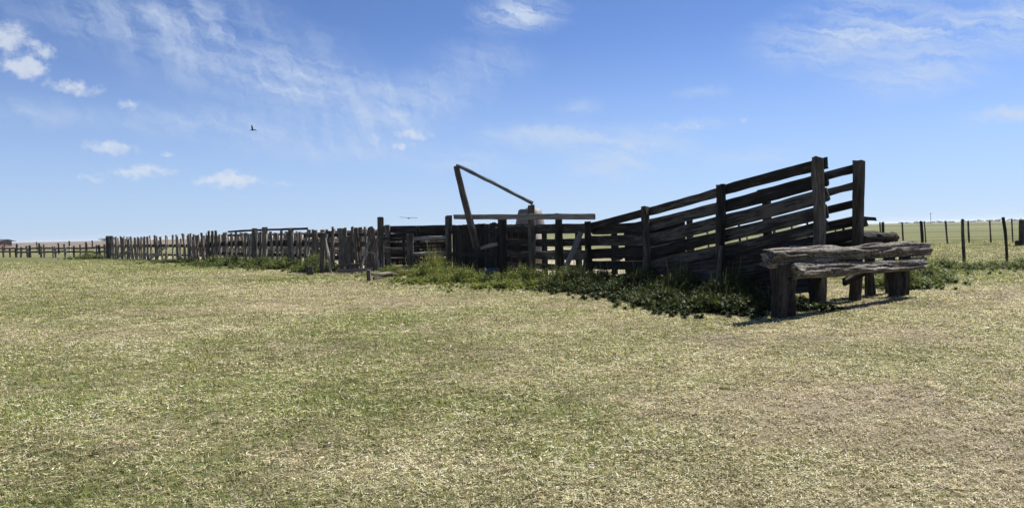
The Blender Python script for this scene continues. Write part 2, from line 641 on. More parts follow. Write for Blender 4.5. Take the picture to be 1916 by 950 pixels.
# ------------------------------------------------------------------ loading chute
def build_chute():
    root = thing('loading_chute', (4.2, 18.6, 0), 'sloping dark timber loading chute with slatted sides rising to the right', 'cattle chute')
    N = [(6.15, 15.0), (4.80, 17.2), (3.49, 19.5), (2.24, 21.9)]
    off = (1.18, .70)
    Fp = [(x + off[0], y + off[1]) for x, y in N]
    top_n = [2.93, 2.55, 2.15, 1.81]
    top_f = [2.88, 2.455, 2.04, 1.73]
    ux, uy = .86, .51
    # near side posts stand outside the rails
    for i, (x, y) in enumerate(N):
        w = (.20, .17, .17, .17)[i]
        lean = (.03, -.05, .02, .05)[i]
        beam('post', (x + lean, y, -.3), (x - lean * .3, y, top_n[i] + (.015, .01, .02, .03)[i]), w, w * .95, root, 'post' if i == 0 else 'rail',
             twist=R((28, 20, 30, 15)[i]), rough=.02, seg=9)
    for i, (x, y) in enumerate(Fp):
        w = (.19, .16, .15, .15)[i]
        xo, yo = (ux * .18, uy * .18) if i else (-.02, .02)
        beam('post', (x + xo - .12 * (i == 0), y + yo, -.3), (x + xo, y + yo, top_f[i] + .03), w, w, root, 'post' if i == 0 else 'rail',
             twist=R((30, 25, 28, 20)[i]), rough=.02, seg=9)
    # side rails bay by bay
    near_rows = [((0, 0, 0, 0), .215), ((.28, .345, .35, .10), .265), ((.605, .69, .71, .395), .28),
                 ((.955, 1.03, 1.06, .79), .265), ((1.25, 1.36, 1.38, 1.13), .24)]
    for row, (offs, hgt) in enumerate(near_rows):
        for i in range(3):
            a, b = N[i], N[i + 1]
            za = top_n[i] - offs[i] - hgt / 2
            zb = top_n[i + 1] - offs[i + 1] - hgt / 2
            ja, jb = rng.normal(0, .008, 2)
            dep = .155 + .004 * i + (.062 if i == 2 and row == 1 else 0)
            ox, oy = ux * dep, uy * dep
            pa = (a[0] + ox, a[1] + oy, za + ja)
            pb = (b[0] + ox, b[1] + oy, zb + jb)
            pa = lerp(pa, pb, -.04 if i == 0 else 0)
            pb = lerp(pb, pa, -.03)
            beam('rail', pa, pb, hgt, .055, root, 'rail', rough=.012, seg=7, bow=.010)
    for off_t, hgt in [(0, .185), (.37, .17), (.74, .17), (1.10, .20)]:
        for i in range(3):
            a, b = Fp[i], Fp[i + 1]
            za, zb = top_f[i] - off_t - hgt / 2, top_f[i + 1] - off_t - hgt / 2
            ja, jb = rng.normal(0, .008, 2)
            pa = (a[0], a[1], za + ja)
            pb = (b[0], b[1], zb + jb)
            beam('rail', lerp(pa, pb, .01 if i == 0 else 0), lerp(pb, pa, -.03), hgt, .05, root, 'rail', rough=.012, seg=6, bow=.010)
    # skirt boards under the high end, near side
    for i, lows in ((0, (1.575, 1.85, 2.12, 2.38)), (1, (1.64, 1.90, 2.13)), (2, (1.62,))):
        for k, o_ in enumerate(lows):
            a, b = N[i], N[i + 1]
            hgt = .25 + rng.normal(0, .01)
            dd = .16 + .012 * (k % 2)
            pa = (a[0] + ux * dd, a[1] + uy * dd, top_n[i] - o_ - hgt / 2 + rng.normal(0, .01))
            pb = (b[0] + ux * dd, b[1] + uy * dd, top_n[i + 1] - o_ - hgt / 2 - .03 * k + rng.normal(0, .01))
            pb = lerp(pa, pb, 1.0 if pb[2] > .12 else (.72 if k == len(lows) - 1 else .9))
            beam('skirt_board', pa, pb, hgt, .05, root, 'rail', rough=.014)
    for i in (0, 1, 2):
        for k, o_ in enumerate(((1.35, 1.62, 1.90), (1.33, 1.58, 1.82), (.19, .56, .93, 1.27))[i]):
            a, b = Fp[i], Fp[i + 1]
            beam('skirt_board', (a[0], a[1], top_f[i] - o_ - .12), (b[0], b[1], top_f[i + 1] - o_ - .12), .25, .05, root, 'black', seg=4)
    # ramp floor: bearers and cross planks
    for s in (.25, 1.0):
        pa = (N[0][0] + off[0] * s, N[0][1] + off[1] * s, 1.02)
        pb = (N[3][0] + off[0] * s, N[3][1] + off[1] * s, .02)
        beam('bearer', pa, pb, .16, .12, root, 'black')
    nplank = 26
    for k in range(nplank):
        t = (k + .5) / nplank
        x = N[0][0] + (N[3][0] - N[0][0]) * t
        y = N[0][1] + (N[3][1] - N[0][1]) * t
        z = 1.02 + (.02 - 1.02) * t + .11 + rng.normal(0, .006)
        beam('floor_plank', (x + ux * .2, y + uy * .2, z), (x + off[0] * .98, y + off[1] * .98, z), .055, .27, root, 'rail', seg=2, sides=4)
    # raking props on the near side
    for i, (dx, dy, h) in enumerate([(-.25, -.45, 1.15), (-.20, -.35, .95)]):
        x, y = N[i + 1]
        beam('prop', (x + dx, y + dy, -.1), (x - .02, y - .1, h), .10, .09, root, 'post', sides=6)
    # short board left jutting out past the far post
    beam('gate_slide', (7.35, 16.25, 1.68), (8.02, 16.5, 1.70), .075, .09, root, 'black', sides=4)
    beam('gate_slide', (7.62, 16.37, 1.58), (7.80, 16.42, 1.62), .16, .07, root, 'black', sides=4)
    return root


build_chute()


# ------------------------------------------------------------------ log landing at the head of the chute
def build_landing():
    root = thing('log_landing', (6.6, 14.6, 0), 'heavy silvered log landing on squat posts at the head of the chute', 'log landing')
    a, b = (4.36, 12.76, 1.055), (9.17, 16.52, 1.03)
    L = (Vector(b) - Vector(a)).length
    o = link('log', log_mesh('log', L, .150, .148, 80, 28, .30, 3), 'log', root)
    place_axis(o, a, b, root, .3)
    o['label'] = 'long cracked top log'
    a2, b2 = (4.88, 12.97, .79), (8.93, 16.27, .715)
    L2 = (Vector(b2) - Vector(a2)).length
    o = link('log', log_mesh('log', L2, .142, .120, 70, 26, .36, 9), 'log', root)
    place_axis(o, a2, b2, root, 1.1)
    o['label'] = 'shorter knotted lower log'
    a3, b3 = (7.72, 16.55, 1.30), (8.80, 17.25, 1.28)
    o = link('log', log_mesh('log', (Vector(b3) - Vector(a3)).length, .15, .11, 20, 16, .22, 15), 'rail', root)
    place_axis(o, a3, b3, root, .7)
    o['label'] = 'dark stub of log lying at the back'
    # squat posts
    def post(x, y, w, top, tw, mat='post', lean=0.0):
        beam('post', (x, y, -.3), (x + lean, y, top), w, w, root, mat, twist=R(tw), rough=.025, seg=8)
    post(4.63, 12.98, .235, .93, 35, 'black')
    post(4.92, 13.23, .17, .66, 40, 'rail')
    post(8.33, 16.25, .22, .62, 40, 'black')
    post(8.60, 16.42, .18, .90, 25, 'rail')
    post(8.02, 16.75, .17, 1.16, 20, 'rail')
    post(8.62, 17.1, .17, 1.15, 20, 'rail')
    post(5.75, 14.25, .17, .62, 15, 'rail')
    # raking brace and cross bearers
    beam('brace', (6.75, 15.2, .42), (7.75, 15.75, .72), .14, .10, root, 'rail')
    beam('bearer', (4.75, 13.2, .90), (5.95, 15.4, .92), .18, .16, root, 'rail')
    beam('bearer', (8.45, 16.5, .86), (7.9, 16.9, 1.06), .16, .14, root, 'rail')
    beam('plank', (4.95, 13.5, 1.13), (5.55, 14.6, 1.16), .07, .26, root, 'plank', sides=4)
    return root


build_landing()


# ------------------------------------------------------------------ race beside the chute: slatted panel
RD = Vector((-.497, .868, 0))      # the race runs on back from the chute's low end
RP = Vector((.868, .497, 0))
R0 = Vector((2.24, 21.9, 0))


def rp(s, z, o=0.0):
    v = R0 + RD * s + RP * o
    return (v.x, v.y, z)


def build_race():
    root = thing('race_panel', rp(2.6, 0), 'slatted dark rail panel of the cattle race left of the chute', 'fence')
    for s, top, w, mt in [(1.55, 2.12, .20, 'rail'), (3.15, 2.44, .20, 'post'), (5.15, 2.14, .26, 'rail')]:
        beam('post', rp(s, -.3, .0), rp(s, top, 0), w, w * .9, root, mt, twist=R(25), rough=.02)
    beam('post', rp(5.45, -.3, -.10), rp(5.40, 1.75, -.06), .17, .16, root, 'rail', twist=R(25), rough=.02)
    for z, h in [(1.66, .25), (1.255, .22), (.83, .24), (.43, .20)]:
        beam('rail', rp(.05, z + rng.normal(0, .015), .12), rp(5.3, z + rng.normal(0, .015), .12), h, .05, root, 'rail', seg=9, bow=.03)
    # far side of the race, seen through the slats
    for s in (.4, 2.3, 4.4):
        beam('post', rp(s, -.3, 1.25), rp(s, 1.72, 1.25), .17, .16, root, 'rail', twist=R(25))
    for z, h in [(1.60, .20), (1.20, .18), (.78, .18)]:
        beam('rail', rp(-.1, z, 1.14), rp(5.0, z, 1.14), h, .05, root, 'rail', seg=9, bow=.03)
    # leaning grey prop by the chute
    beam('prop', (1.18, 20.75, -.05), (1.98, 21.40, 1.52), .15, .07, root, 'plank', rough=.015)
    beam('prop', (1.95, 21.1, -.05), (2.16, 21.6, 1.05), .09, .09, root, 'post', sides=6)
    # silver cap board nailed along the tops
    o = beam('cap_board', rp(-.55, 1.97, -.16), rp(8.75, 2.22, -.16), .17, .06, root, 'plank', seg=10, bow=.01)
    o['label'] = 'silver grey board nailed along the tops'
    return root


build_race()


# ------------------------------------------------------------------ crush: close-boarded box with the lever
def build_crush():
    root = thing('cattle_crush', rp(7.3, 0), 'black close boarded cattle crush with a tall leaning lever post', 'cattle crush')
    n = 24
    for k in range(n):
        s = 5.62 + k * .162
        h = 1.90 + rng.normal(0, .02)
        beam('board', rp(s, -.1, .10), rp(s, h, .10), .035, .155, root, 'black', twist=R(60 - 90 + 90), seg=2, sides=4, rough=.006, bow=.004)
    beam('rail', rp(5.55, 1.62, .02), rp(9.5, 1.64, .02), .16, .06, root, 'black')
    beam('rail', rp(5.55, .75, .02), rp(9.5, .75, .02), .16, .06, root, 'black')
    # far wall of the crush
    for k in range(13):
        s = 5.62 + k * .30
        beam('board', rp(s, -.1, 1.2), rp(s, 1.86, 1.2), .035, .29, root, 'black', twist=R(60), seg=2, sides=4, rough=.006, bow=.004)
    beam('post', rp(9.55, -.3, 0), rp(9.55, 2.30, 0), .22, .20, root, 'post', twist=R(25), rough=.02)
    o = beam('lever_post', (-1.30, 27.55, 1.02), (-2.02, 28.1, 4.08), .24, .20, root, 'tan', twist=R(15), taper=.85, rough=.012, seg=9, bow=.001)
    o['label'] = 'tall brown leaning lever post'
    p = beam('lever_pole', (-1.98, 28.12, 4.12), rp(3.05, 2.50, -.02), .12, .095, root, 'steel', sides=8, rough=.012, bow=.012, taper=.85)
    p['label'] = 'thin dark pole slanting down from the lever post'
    beam('iron_pin', (-2.02, 28.0, 3.98), (-1.80, 28.14, 4.05), .07, .07, root, 'steel', sides=6, rough=.002)
    o = beam('latch_board', (-1.12, 27.3, 1.02), (-.52, 26.35, 1.16), .12, .05, root, 'plank', seg=3)
    o['label'] = 'short pale board hanging at an angle'
    return root


build_crush()


def build_side_pen():
    # dark pen left of the crush: horizontal boards, and the grey gate in front of it
    root = thing('boarded_pen', (-4.2, 31.5, 0), 'dark horizontally boarded pen wall between two tall grey posts', 'fence')
    A = (-5.45, 31.6)
    B = (-2.60, 31.0)
    for z, h in [(1.80, .30), (1.46, .30), (1.12, .30), (.78, .30), (.44, .30), (.13, .26)]:
        beam('board', (A[0], A[1] + .12, z), (B[0], B[1] + .12, z + rng.normal(0, .01)), h, .045, root, 'black', seg=5)
    beam('post', (A[0], A[1], -.3), (A[0] - .06, A[1], 2.32), .22, .2, root, 'post', twist=R(20), rough=.025)
    beam('post', (A[0] + .25, A[1] - .1, -.3), (A[0] + .22, A[1] - .1, 1.98), .2, .2, root, 'post', twist=R(20), rough=.025)
    beam('post', (B[0], B[1], -.3), (B[0] - .03, B[1], 2.26), .20, .2, root, 'post', twist=R(20), rough=.025)
    beam('post', (-3.9, 31.18, -.3), (-3.9, 31.18, 1.9), .14, .14, root, 'rail', twist=R(20))
    g = thing('pen_gate', (-3.98, 29.5, 0), 'grey two bar pen gate hung on a short square post', 'gate')
    beam('post', (-3.98, 29.5, -.3), (-4.0, 29.5, 1.60), .24, .22, g, 'post', twist=R(20), rough=.02)
    beam('post', (-4.28, 29.75, -.3), (-4.28, 29.75, 1.52), .10, .10, g, 'rail', twist=R(20))
    for z, h, m_ in [(1.40, .13, 'plank'), (1.08, .06, 'rail'), (.79, .12, 'plank')]:
        beam('bar', (-3.92, 29.62, z), (-2.66, 30.2, z + .02), h, .05, g, m_, seg=4)
    for z, h in [(1.42, .05), (1.05, .05), (.85, .05)]:
        beam('bar', (-5.15, 30.1, z), (-4.05, 29.65, z - .01), h, .045, g, 'rail', seg=4)
    beam('post', (-5.2, 30.12, -.3), (-5.2, 30.12, 1.5), .13, .12, g, 'rail')
    # low frame on the ground in front
    f = thing('fallen_frame', (-4.6, 27, 0), 'low broken timber frame lying on a short stump before the pen', 'timber')
    beam('stump', (-5.0, 26.0, -.2), (-5.0, 26.0, .38), .14, .13, f, 'post', rough=.02)
    beam('bar', (-5.02, 26.08, .24), (-4.0, 28.6, .20), .07, .05, f, 'plank')
    beam('bar', (-4.9, 26.4, .05), (-4.1, 28.9, .06), .10, .07, f, 'post')


build_side_pen()


def build_tank():
    root = thing('water_tank', (.80, 32, 0), 'pale grey round tank with a tapering top behind the slatted panel', 'tank')
    k = 24
    a = np.arange(k) / k * 2 * math.pi

    def prof(rz, name, mat):
        rings = np.array([[(r * math.cos(t), r * math.sin(t), z) for t in a] for r, z in rz])
        me = ring_mesh(name, rings, smooth=True)
        return link(name, me, mat, root)
    prof([(.58, -.05), (.58, .5), (.60, .52), (.60, .56), (.58, .58), (.58, 1.1), (.60, 1.12), (.60, 1.16), (.58, 1.18), (.58, 1.78)], 'wall', 'tank')
    prof([(.64, 1.785), (.64, 1.83), (.55, 2.25), (.48, 2.50), (.42, 2.54)], 'roof', 'tank')
    prof([(.16, 2.545), (.16, 2.58), (.14, 2.59)], 'lid', 'steel')


build_tank()


def build_drum():
    root = thing('blue_drum', (-.78, 26.3, 0), 'faded blue plastic half drum on the ground below the crush', 'drum')
    k = 20
    a = np.arange(k) / k * 2 * math.pi
    rz = [(.26, .0), (.29, .04), (.29, .20), (.305, .22), (.305, .25), (.29, .27), (.29, .31), (.305, .32), (.285, .33), (.27, .31), (.27, .06)]
    rings = np.array([[(r * math.cos(t), r * math.sin(t), z) for t in a] for r, z in rz])
    link('shell', ring_mesh('shell', rings, smooth=True), 'drum', root)


build_drum()


# ------------------------------------------------------------------ picket fences of the yards on the left
FA = Vector((-5.6, 32.3, 0))
FB = Vector((-36.0, 67.0, 0))


def fl(px):
    """where a sight line at this bearing (tangent) meets the front fence line"""
    k = (px - 958) / 1400
    d = FB - FA
    s = (k * FA.y - FA.x) / (d.x - k * d.y)
    return FA + d * s


def picket(root, p, top, w, mat='picket', lean=0.0, leany=0.0, z0=-.15, th=.13):
    beam('picket', (p.x, p.y, z0), (p.x + lean, p.y + leany, top), th, w, root, mat, twist=R(49 + rng.normal(0, 16)), seg=3, sides=6, rough=.03, bow=.03)


def build_fences():
    # far left section
    u = (FB - FA).normalized()
    nrm = Vector((u.y, -u.x, 0))
    if nrm.y < 0:
        nrm = -nrm
    a = thing('picket_fence', fl(300), 'long uneven split picket fence running to the far left corner', 'fence')
    x = 208
    while x < 388:
        p = fl(x)
        big = rng.random() < .10
        picket(a, p, 1.84 + rng.normal(0, .07) + (.08 if big else 0) - (.5 if rng.random() < .06 else 0), (.24 if big else .15) + rng.random() * .10, lean=rng.normal(0, .09), leany=rng.normal(0, .1))
        x += (2.2 if rng.random() > .10 else 7) + rng.random() * 3.0
    q = fl(206)
    beam('corner_post', (q.x, q.y, -.3), (q.x, q.y, 2.0), .50, .40, a, 'rail', twist=R(45), rough=.03)
    for z, h in [(1.10, .22), (.45, .14)]:
        beam('rail', fl(204) + nrm * .14 + Vector((0, 0, z)), fl(392) + nrm * .14 + Vector((0, 0, z)), h, .07, a, 'rail', seg=10)
    for (x0, x1) in [(237, 262), (302, 320)]:
        p0 = fl(x0) - nrm * .9
        p1 = fl(x1) - nrm * .16
        beam('leaning_board', (p0.x, p0.y, .05), (p1.x, p1.y, 1.20), .16, .05, a, 'plank')
    # middle section: sparse pickets under a top rail
    b = thing('picket_fence', fl(480), 'open middle stretch of picket fence with a straight top rail', 'fence')
    for xx in (392, 399, 405):
        picket(b, fl(xx), 2.05 + rng.normal(0, .03), .26, 'post')
    x = 412
    while x < 568:
        picket(b, fl(x), 1.86 + rng.normal(0, .06), .13 + rng.random() * .08, lean=rng.normal(0, .04))
        x += 5 + rng.random() * 8
    for xx, h in ((478, 2.1), (497, 2.14), (545, 2.0)):
        p = fl(xx)
        beam('post', (p.x, p.y, -.3), (p.x, p.y, h), .26, .24, b, 'post', twist=R(45), rough=.025)
    for z, h, o, e0 in [(1.97, .11, .14, 424), (1.22, .30, .14, 386), (.62, .20, .14, 386)]:
        beam('rail', fl(e0) + nrm * o + Vector((0, 0, z)), fl(572) + nrm * o + Vector((0, 0, z)), h, .06, b, 'rail', seg=10)
    # right section: dense
    c = thing('picket_fence', fl(640), 'crowded tall picket fence beside the dark boarded pen', 'fence')
    x = 571
    while x < 708:
        big = rng.random() < .16
        picket(c, fl(x), 1.93 + rng.normal(0, .045), (.20 if big else .10) + rng.random() * .07, 'post' if rng.random() < .4 else 'picket', lean=rng.normal(0, .10), leany=rng.normal(0, .1))
        x += (3.0 if rng.random() > .1 else 7) + rng.random() * 3.6
    for z, h in [(1.62, .16), (1.18, .22), (.55, .18)]:
        beam('rail', fl(566) + nrm * .14 + Vector((0, 0, z)), fl(712) + nrm * .14 + Vector((0, 0, z)), h, .06, c, 'rail', seg=10)
    # second fence across the yard behind
    d = thing('picket_fence', (-15, 58, 0), 'second picket fence standing farther back inside the yards', 'fence')
    P0 = Vector((-3.5, 41.5, 0))
    P1 = Vector((-33.0, 76.0, 0))
    n = 92
    for k in range(n):
        t = (k + rng.random() * .5) / n
        p = P0.lerp(P1, t)
        picket(d, p, 1.85 + rng.normal(0, .09), .16 + rng.random() * .10, lean=rng.normal(0, .04))
    for z, h in [(1.15, .25), (.5, .2)]:
        beam('rail', P0 + Vector((.12, .12, z)), P1 + Vector((.12, .12, z)), h, .06, d, 'picket', seg=10)
    # cross fences dividing the pens
    for i, (p0, p1, lab) in enumerate([((-18.8, 47.4), (-10.6, 50.5), 'rail cross fence between the pens near the open middle stretch'),
                                       ((-9.5, 36.9), (-4.0, 42.0), 'rail cross fence behind the crowded pickets')]):
        e = thing('rail_fence', (p0[0], p0[1], 0), lab, 'fence')
        q0 = Vector((p0[0] + .5, p0[1] + .3, 0))
        q1 = Vector((p1[0], p1[1], 0))
        for t in (0, .25, .5, .75, 1):
            p = q0.lerp(q1, t)
            beam('post', (p.x, p.y, -.3), (p.x, p.y, 1.92 + rng.normal(0, .05)), .2, .2, e, 'post', sides=6)
        for z, h in [(1.75, .16), (1.30, .18), (.85, .18), (.42, .18)]:
            beam('rail', q0 + Vector((0, .14, z)), q1 + Vector((0, .14, z)), h, .05, e, 'picket', seg=6)
    # odd posts standing before the pickets
    def single(name, x, y, top, w, lab, mat='post', lean=0, tw=20, cat='post'):
        r_ = thing(name, (x, y, 0), lab, cat)
        beam('shaft', (x, y, -.3), (x + lean, y, top), w, w * .9, r_, mat, twist=R(tw), rough=.025, seg=6)
        return r_
    single('cut_stump', -8.23, 30.4, .36, .26, 'short dark cut stump in the grass before the crowded pickets', 'rail', cat='stump')
    single('old_post', -8.05, 31.6, 1.72, .20, 'old split post leaning right behind the cut stump', 'post', .10)
    single('old_post', -7.15, 33.1, 1.55, .30, 'broad grey old post just left of the iron hoop', 'post', -.04)
    for (x, y, dx, dy, h_, lab) in [(-8.6, 32.1, .55, .5, 1.65, 'pale split stake leaning right against the crowded pickets'),
                                   (-7.75, 31.9, -.45, .7, 1.75, 'thin grey stake leaning left beside the old split post'),
                                   (-6.55, 32.0, .35, .5, 1.30, 'short bent stake propped at the right end of the pickets')]:
        k_ = thing('loose_stake', (x, y, 0), lab, 'stake')
        beam('shaft', (x, y, -.05), (x + dx, y + dy, h_), .10, .09, k_, 'plank', sides=6, rough=.02, bow=.05)
    # bent iron hoop
    h = thing('iron_hoop', (-5.95, 31.4, 0), 'bent pale iron hoop standing in the grass by the tall grey post', 'hoop')
    pts = []
    for k in range(15):
        t = math.pi * k / 14
        pts.append((-5.95 + .38 * math.cos(t), 31.4 - .1 * math.cos(t), .25 + .62 * math.sin(t) - (.3 if k in (0, 14) else 0)))
    rings = []
    for k, p in enumerate(pts):
        t = math.pi * k / 14
        cx, cz = math.cos(t), math.sin(t)
        rings.append([(p[0] + 5.95 + dx * cx, p[1] - 31.4 + dy, p[2] + dx * cz) for dx, dy in ((-.035, -.05), (.035, -.05), (.035, .05), (-.035, .05))])
    link('band', ring_mesh('band', np.array(rings)), 'plank', h)
    bd = thing('board_pile', (-6.6, 32.0, 0), 'two loose boards lying across the foot of the crowded pickets', 'boards')
    beam('board', (-7.3, 31.2, .12), (-5.9, 31.5, .16), .14, .05, bd, 'plank')
    beam('board', (-7.25, 31.6, .34), (-6.0, 31.7, .38), .10, .05, bd, 'post')


build_fences()


# ------------------------------------------------------------------ wire fences
def wire(root, pts, r=.003):
    k = 3
    a = np.arange(k) / k * 2 * math.pi
    rings = []
    for i, p in enumerate(pts):
        q = pts[min(i + 1, len(pts) - 1)]
        p_ = pts[max(i - 1, 0)]
        d = (Vector(q) - Vector(p_)).normalized()
        s = d.cross(Vector((0, 0, 1))).normalized()
        rings.append([tuple(Vector(p) - root.location + s * (r * math.cos(t)) + Vector((0, 0, r * math.sin(t)))) for t in a])
    return link('wire', ring_mesh('wire', np.array(rings)), 'wire', root)


def wire_fence(label, posts, height, w, mat='rail', zs=(.35, .65, .95, 1.25, 1.5), lean=(0, 0)):
    root = thing('wire_fence', (posts[0][0], posts[0][1], 0), label, 'fence')
    tops = []
    for i, (x, y) in enumerate(posts):
        lx = lean[0] + rng.normal(0, .035)
        ly = lean[1]
        h = height + rng.normal(0, .04)
        beam('post', (x, y, -.3), (x + lx, y + ly, h), w * (1 + rng.normal(0, .1)), w, root, mat, sides=6, seg=4, rough=.01)
        tops.append((lx / height, ly / height))
    for z in zs:
        pts = []
        for i, (x, y) in enumerate(posts):
            pts.append((x + tops[i][0] * z, y + tops[i][1] * z - w * .5, z))
            if i < len(posts) - 1:
                x2, y2 = posts[i + 1]
                pts.append(((x + x2) / 2, (y + y2) / 2 - w * .5, z - .012))
        wire(root, pts)
    return root


wire_fence('wire fence with leaning dark posts on the right beyond the log landing',
           [(16.4 - 1.17 * k, 27.09 + .56 * k) for k in np.arange(-5, 13)], 1.68, .095, lean=(-.13, 0))
wire_fence('farther wire fence of thin posts out in the right hand pasture',
           [(28.4 + 1.65 * k, 54.2 + .1 * k) for k in (-7, -6, -5, -4, -3, -2, -1, 0, 1, 2, 3, 4, 5, 6, 7, 8, 10)], 1.66, .11, zs=(.5, .9, 1.3), lean=(-.10, 0))
r_ = thing('strainer_post', (31.85, 46.7, 0), 'thick dark strainer post with a foot block at the right edge', 'post')
beam('shaft', (31.85, 46.7, -.3), (31.83, 46.7, 1.62), .26, .24, r_, 'rail', rough=.02)
beam('foot_block', (31.55, 46.6, -.1), (31.55, 46.6, .34), .30, .26, r_, 'rail', rough=.02)

def low_fence():
    root = thing('low_rail_fence', (-52, 88, 0), 'distant low weathered rail fence from the left edge to the picket corner', 'fence')
    A, B = Vector((-76, 96, 0)), Vector((-37.5, 69.5, 0))
    n = 34
    for k in range(n + 1):
        p = A.lerp(B, (k + rng.normal(0, .2)) / n)
        beam('post', (p.x, p.y, -.3), (p.x + rng.normal(0, .06), p.y, 1.15 + rng.normal(0, .12)), .16 + .1 * rng.random(), .18, root, 'picket' if rng.random() < .6 else 'rail', sides=6, seg=2)
    for z in (.95, .55):
        for k in range(0, n, 4):
            p, q = A.lerp(B, k / n), A.lerp(B, min(1, (k + 4) / n))
            beam('rail', (p.x, p.y + .12, z + rng.normal(0, .05)), (q.x, q.y + .12, z + rng.normal(0, .05)), .15, .06, root, 'rail', seg=2, sides=4)


low_fence()
wire_fence('distant thin wire fence across the left pasture before the brown field',
           [(-66 + 2.9 * k + rng.normal(0, .4), 94 + .4 * k) for k in range(-4, 12)], 1.45, .20, zs=(.5, .95, 1.35))
wire_fence('farthest row of fence posts along the brown ploughed field',
           [(-118 + 5.2 * k + rng.normal(0, .8), 140 + .9 * k) for k in range(-3, 15)], 1.65, .24, zs=(.6, 1.2))
for (x, y, lab) in [(-54.7, 92.6, 'slim white marker post in the left distance near the picket corner'),
                    (-68.0, 99.0, 'white marker post at the far left edge below the shed')]:
    r_ = thing('marker_post', (x, y, 0), lab, 'post')
    beam('shaft', (x, y, -.2), (x, y, 1.0), .14, .14, r_, 'whitepost', sides=6, seg=2)


# ------------------------------------------------------------------ far things: shed, trees, power pole
def box_mesh(name, x0, x1, y0, y1, z0, z1):
    v = [(x, y, z) for z in (z0, z1) for x, y in ((x0, y0), (x1, y0), (x1, y1), (x0, y1))]
    f = [(3, 2, 1, 0), (4, 5, 6, 7), (0, 1, 5, 4), (1, 2, 6, 5), (2, 3, 7, 6), (3, 0, 4, 7)]
    me = bpy.data.meshes.new(name)
    me.from_pydata(v, [], f)
    return me


def build_shed():
    root = thing('farm_shed', (-212, 300, 0), 'low brown farm shed with a dark tin roof at the far left edge', 'shed')
    link('wall', box_mesh('wall', -10, 9, -4, 4, -.1, 2.05), 'redwall', root)
    for x in (-7, -1.5, 4):
        link('doorway', box_mesh('doorway', x, x + 2.8, -4.06, -3.98, -.1, 1.8), 'door', root)
    me = bpy.data.meshes.new('roof')
    v = []
    for x in (-11, 10.2):
        for y, z in ((-5, 2.07), (-5, 2.2), (0, 2.95), (5, 2.2), (5, 2.07), (0, 2.78)):
            v.append((x, y, z))
    f = [(0, 1, 2, 5), (2, 3, 4, 5), (6, 11, 8, 7), (8, 11, 10, 9)]
    for i in range(6):
        j = (i + 1) % 6
        f.append((i, i + 6, j + 6, j))
    me.from_pydata(v, [], f)
    link('roof', me, 'tin', root)


build_shed()


def leaf_cloud(n, cx, cy, cz, rx, ry, rz, size, seed, lumps=9):
    """small leaf faces gathered in clumps through a crown's volume"""
    rg = np.random.default_rng(seed)
    lc = rg.normal(0, .45, (lumps, 3))
    lc = np.clip(lc, -.9, .9)
    which = rg.integers(0, lumps, n)
    p = lc[which] + rg.normal(0, .24, (n, 3))
    p = p * np.array([rx, ry, rz]) + np.array([cx, cy, cz])
    d1 = rg.normal(0, 1, (n, 3))
    d1 /= np.linalg.norm(d1, axis=1)[:, None]
    d2 = np.cross(d1, rg.normal(0, 1, (n, 3)))
    d2 /= np.linalg.norm(d2, axis=1)[:, None]
    s = size * (0.6 + .8 * rg.random((n, 1)))
    v = np.stack([p - d1 * s, p + d2 * s * .6, p + d1 * s, p - d2 * s * .6], 1).reshape(-1, 3)
    tint = np.array((.045, .065, .03)) * (0.7 + .7 * rg.random((n, 1)))
    return v, np.repeat(tint, 4, 0)


def far_tree(x, y, h, w, label, seed):
    root = thing('far_tree', (x, y, 0), label, 'tree', 'trees on the far left horizon')
    v, t = leaf_cloud(900, 0, 0, h * .58, w, w, h * .40, h * .055, seed)
    v[:, 2] = np.maximum(v[:, 2], .05)
    link('crown', np_mesh('crown', v, np.arange(len(v)), 4, t), 'leaf', root)
    beam('trunk', (x, y, -.3), (x, y, h * .6), h * .07, h * .07, root, 'rail', sides=6, seg=3)


for i, (x, h, w, lab) in enumerate([(-374, 4.6, 4.6, 'tallest bluish tree of the clump on the far left horizon'),
                                    (-384, 3.9, 4.0, 'low rounded tree at the left end of the far clump'),
                                    (-364, 4.1, 4.5, 'middle sized tree right of the tallest in the far clump'),
                                    (-355, 3.6, 3.6, 'smallest tree at the right end of the far clump')]):
    far_tree(x, 700 + 6 * i, h, w, lab, 60 + i)


def build_far_wood():
    vs_, ts = [], []
    rg = np.random.default_rng(5)
    for k in range(70):
        x = 780 + k * 8.5 + rg.normal(0, 2)
        h = 2.8 + 1.6 * rg.random() + (.9 if k > 18 else -.6)
        v, t = leaf_cloud(110, x, 1500 + rg.normal(0, 10), h * .5, 5, 5, h * .42, .9, 200 + k, 5)
        v[:, 2] = np.maximum(v[:, 2], 0)
        vs_.append(v)
        ts.append(t)
    v = np.concatenate(vs_)
    o = link('distant_wood', np_mesh('distant_wood', v, np.arange(len(v)), 4, np.concatenate(ts)), 'leaf')
    tag(o, 'thin dark line of distant trees along the right horizon', kind='stuff')


build_far_wood()

r_ = thing('power_pole', (336, 600, 0), 'faint distant power pole on the right horizon', 'pole')
beam('mast', (336, 600, -.3), (336, 600, 9.2), .34, .34, r_, 'post', sides=6, seg=3, rough=.01)
beam('crossarm', (334.8, 599.8, 8.5), (337.2, 599.8, 8.5), .2, .2, r_, 'post', sides=4, seg=2, rough=.01)


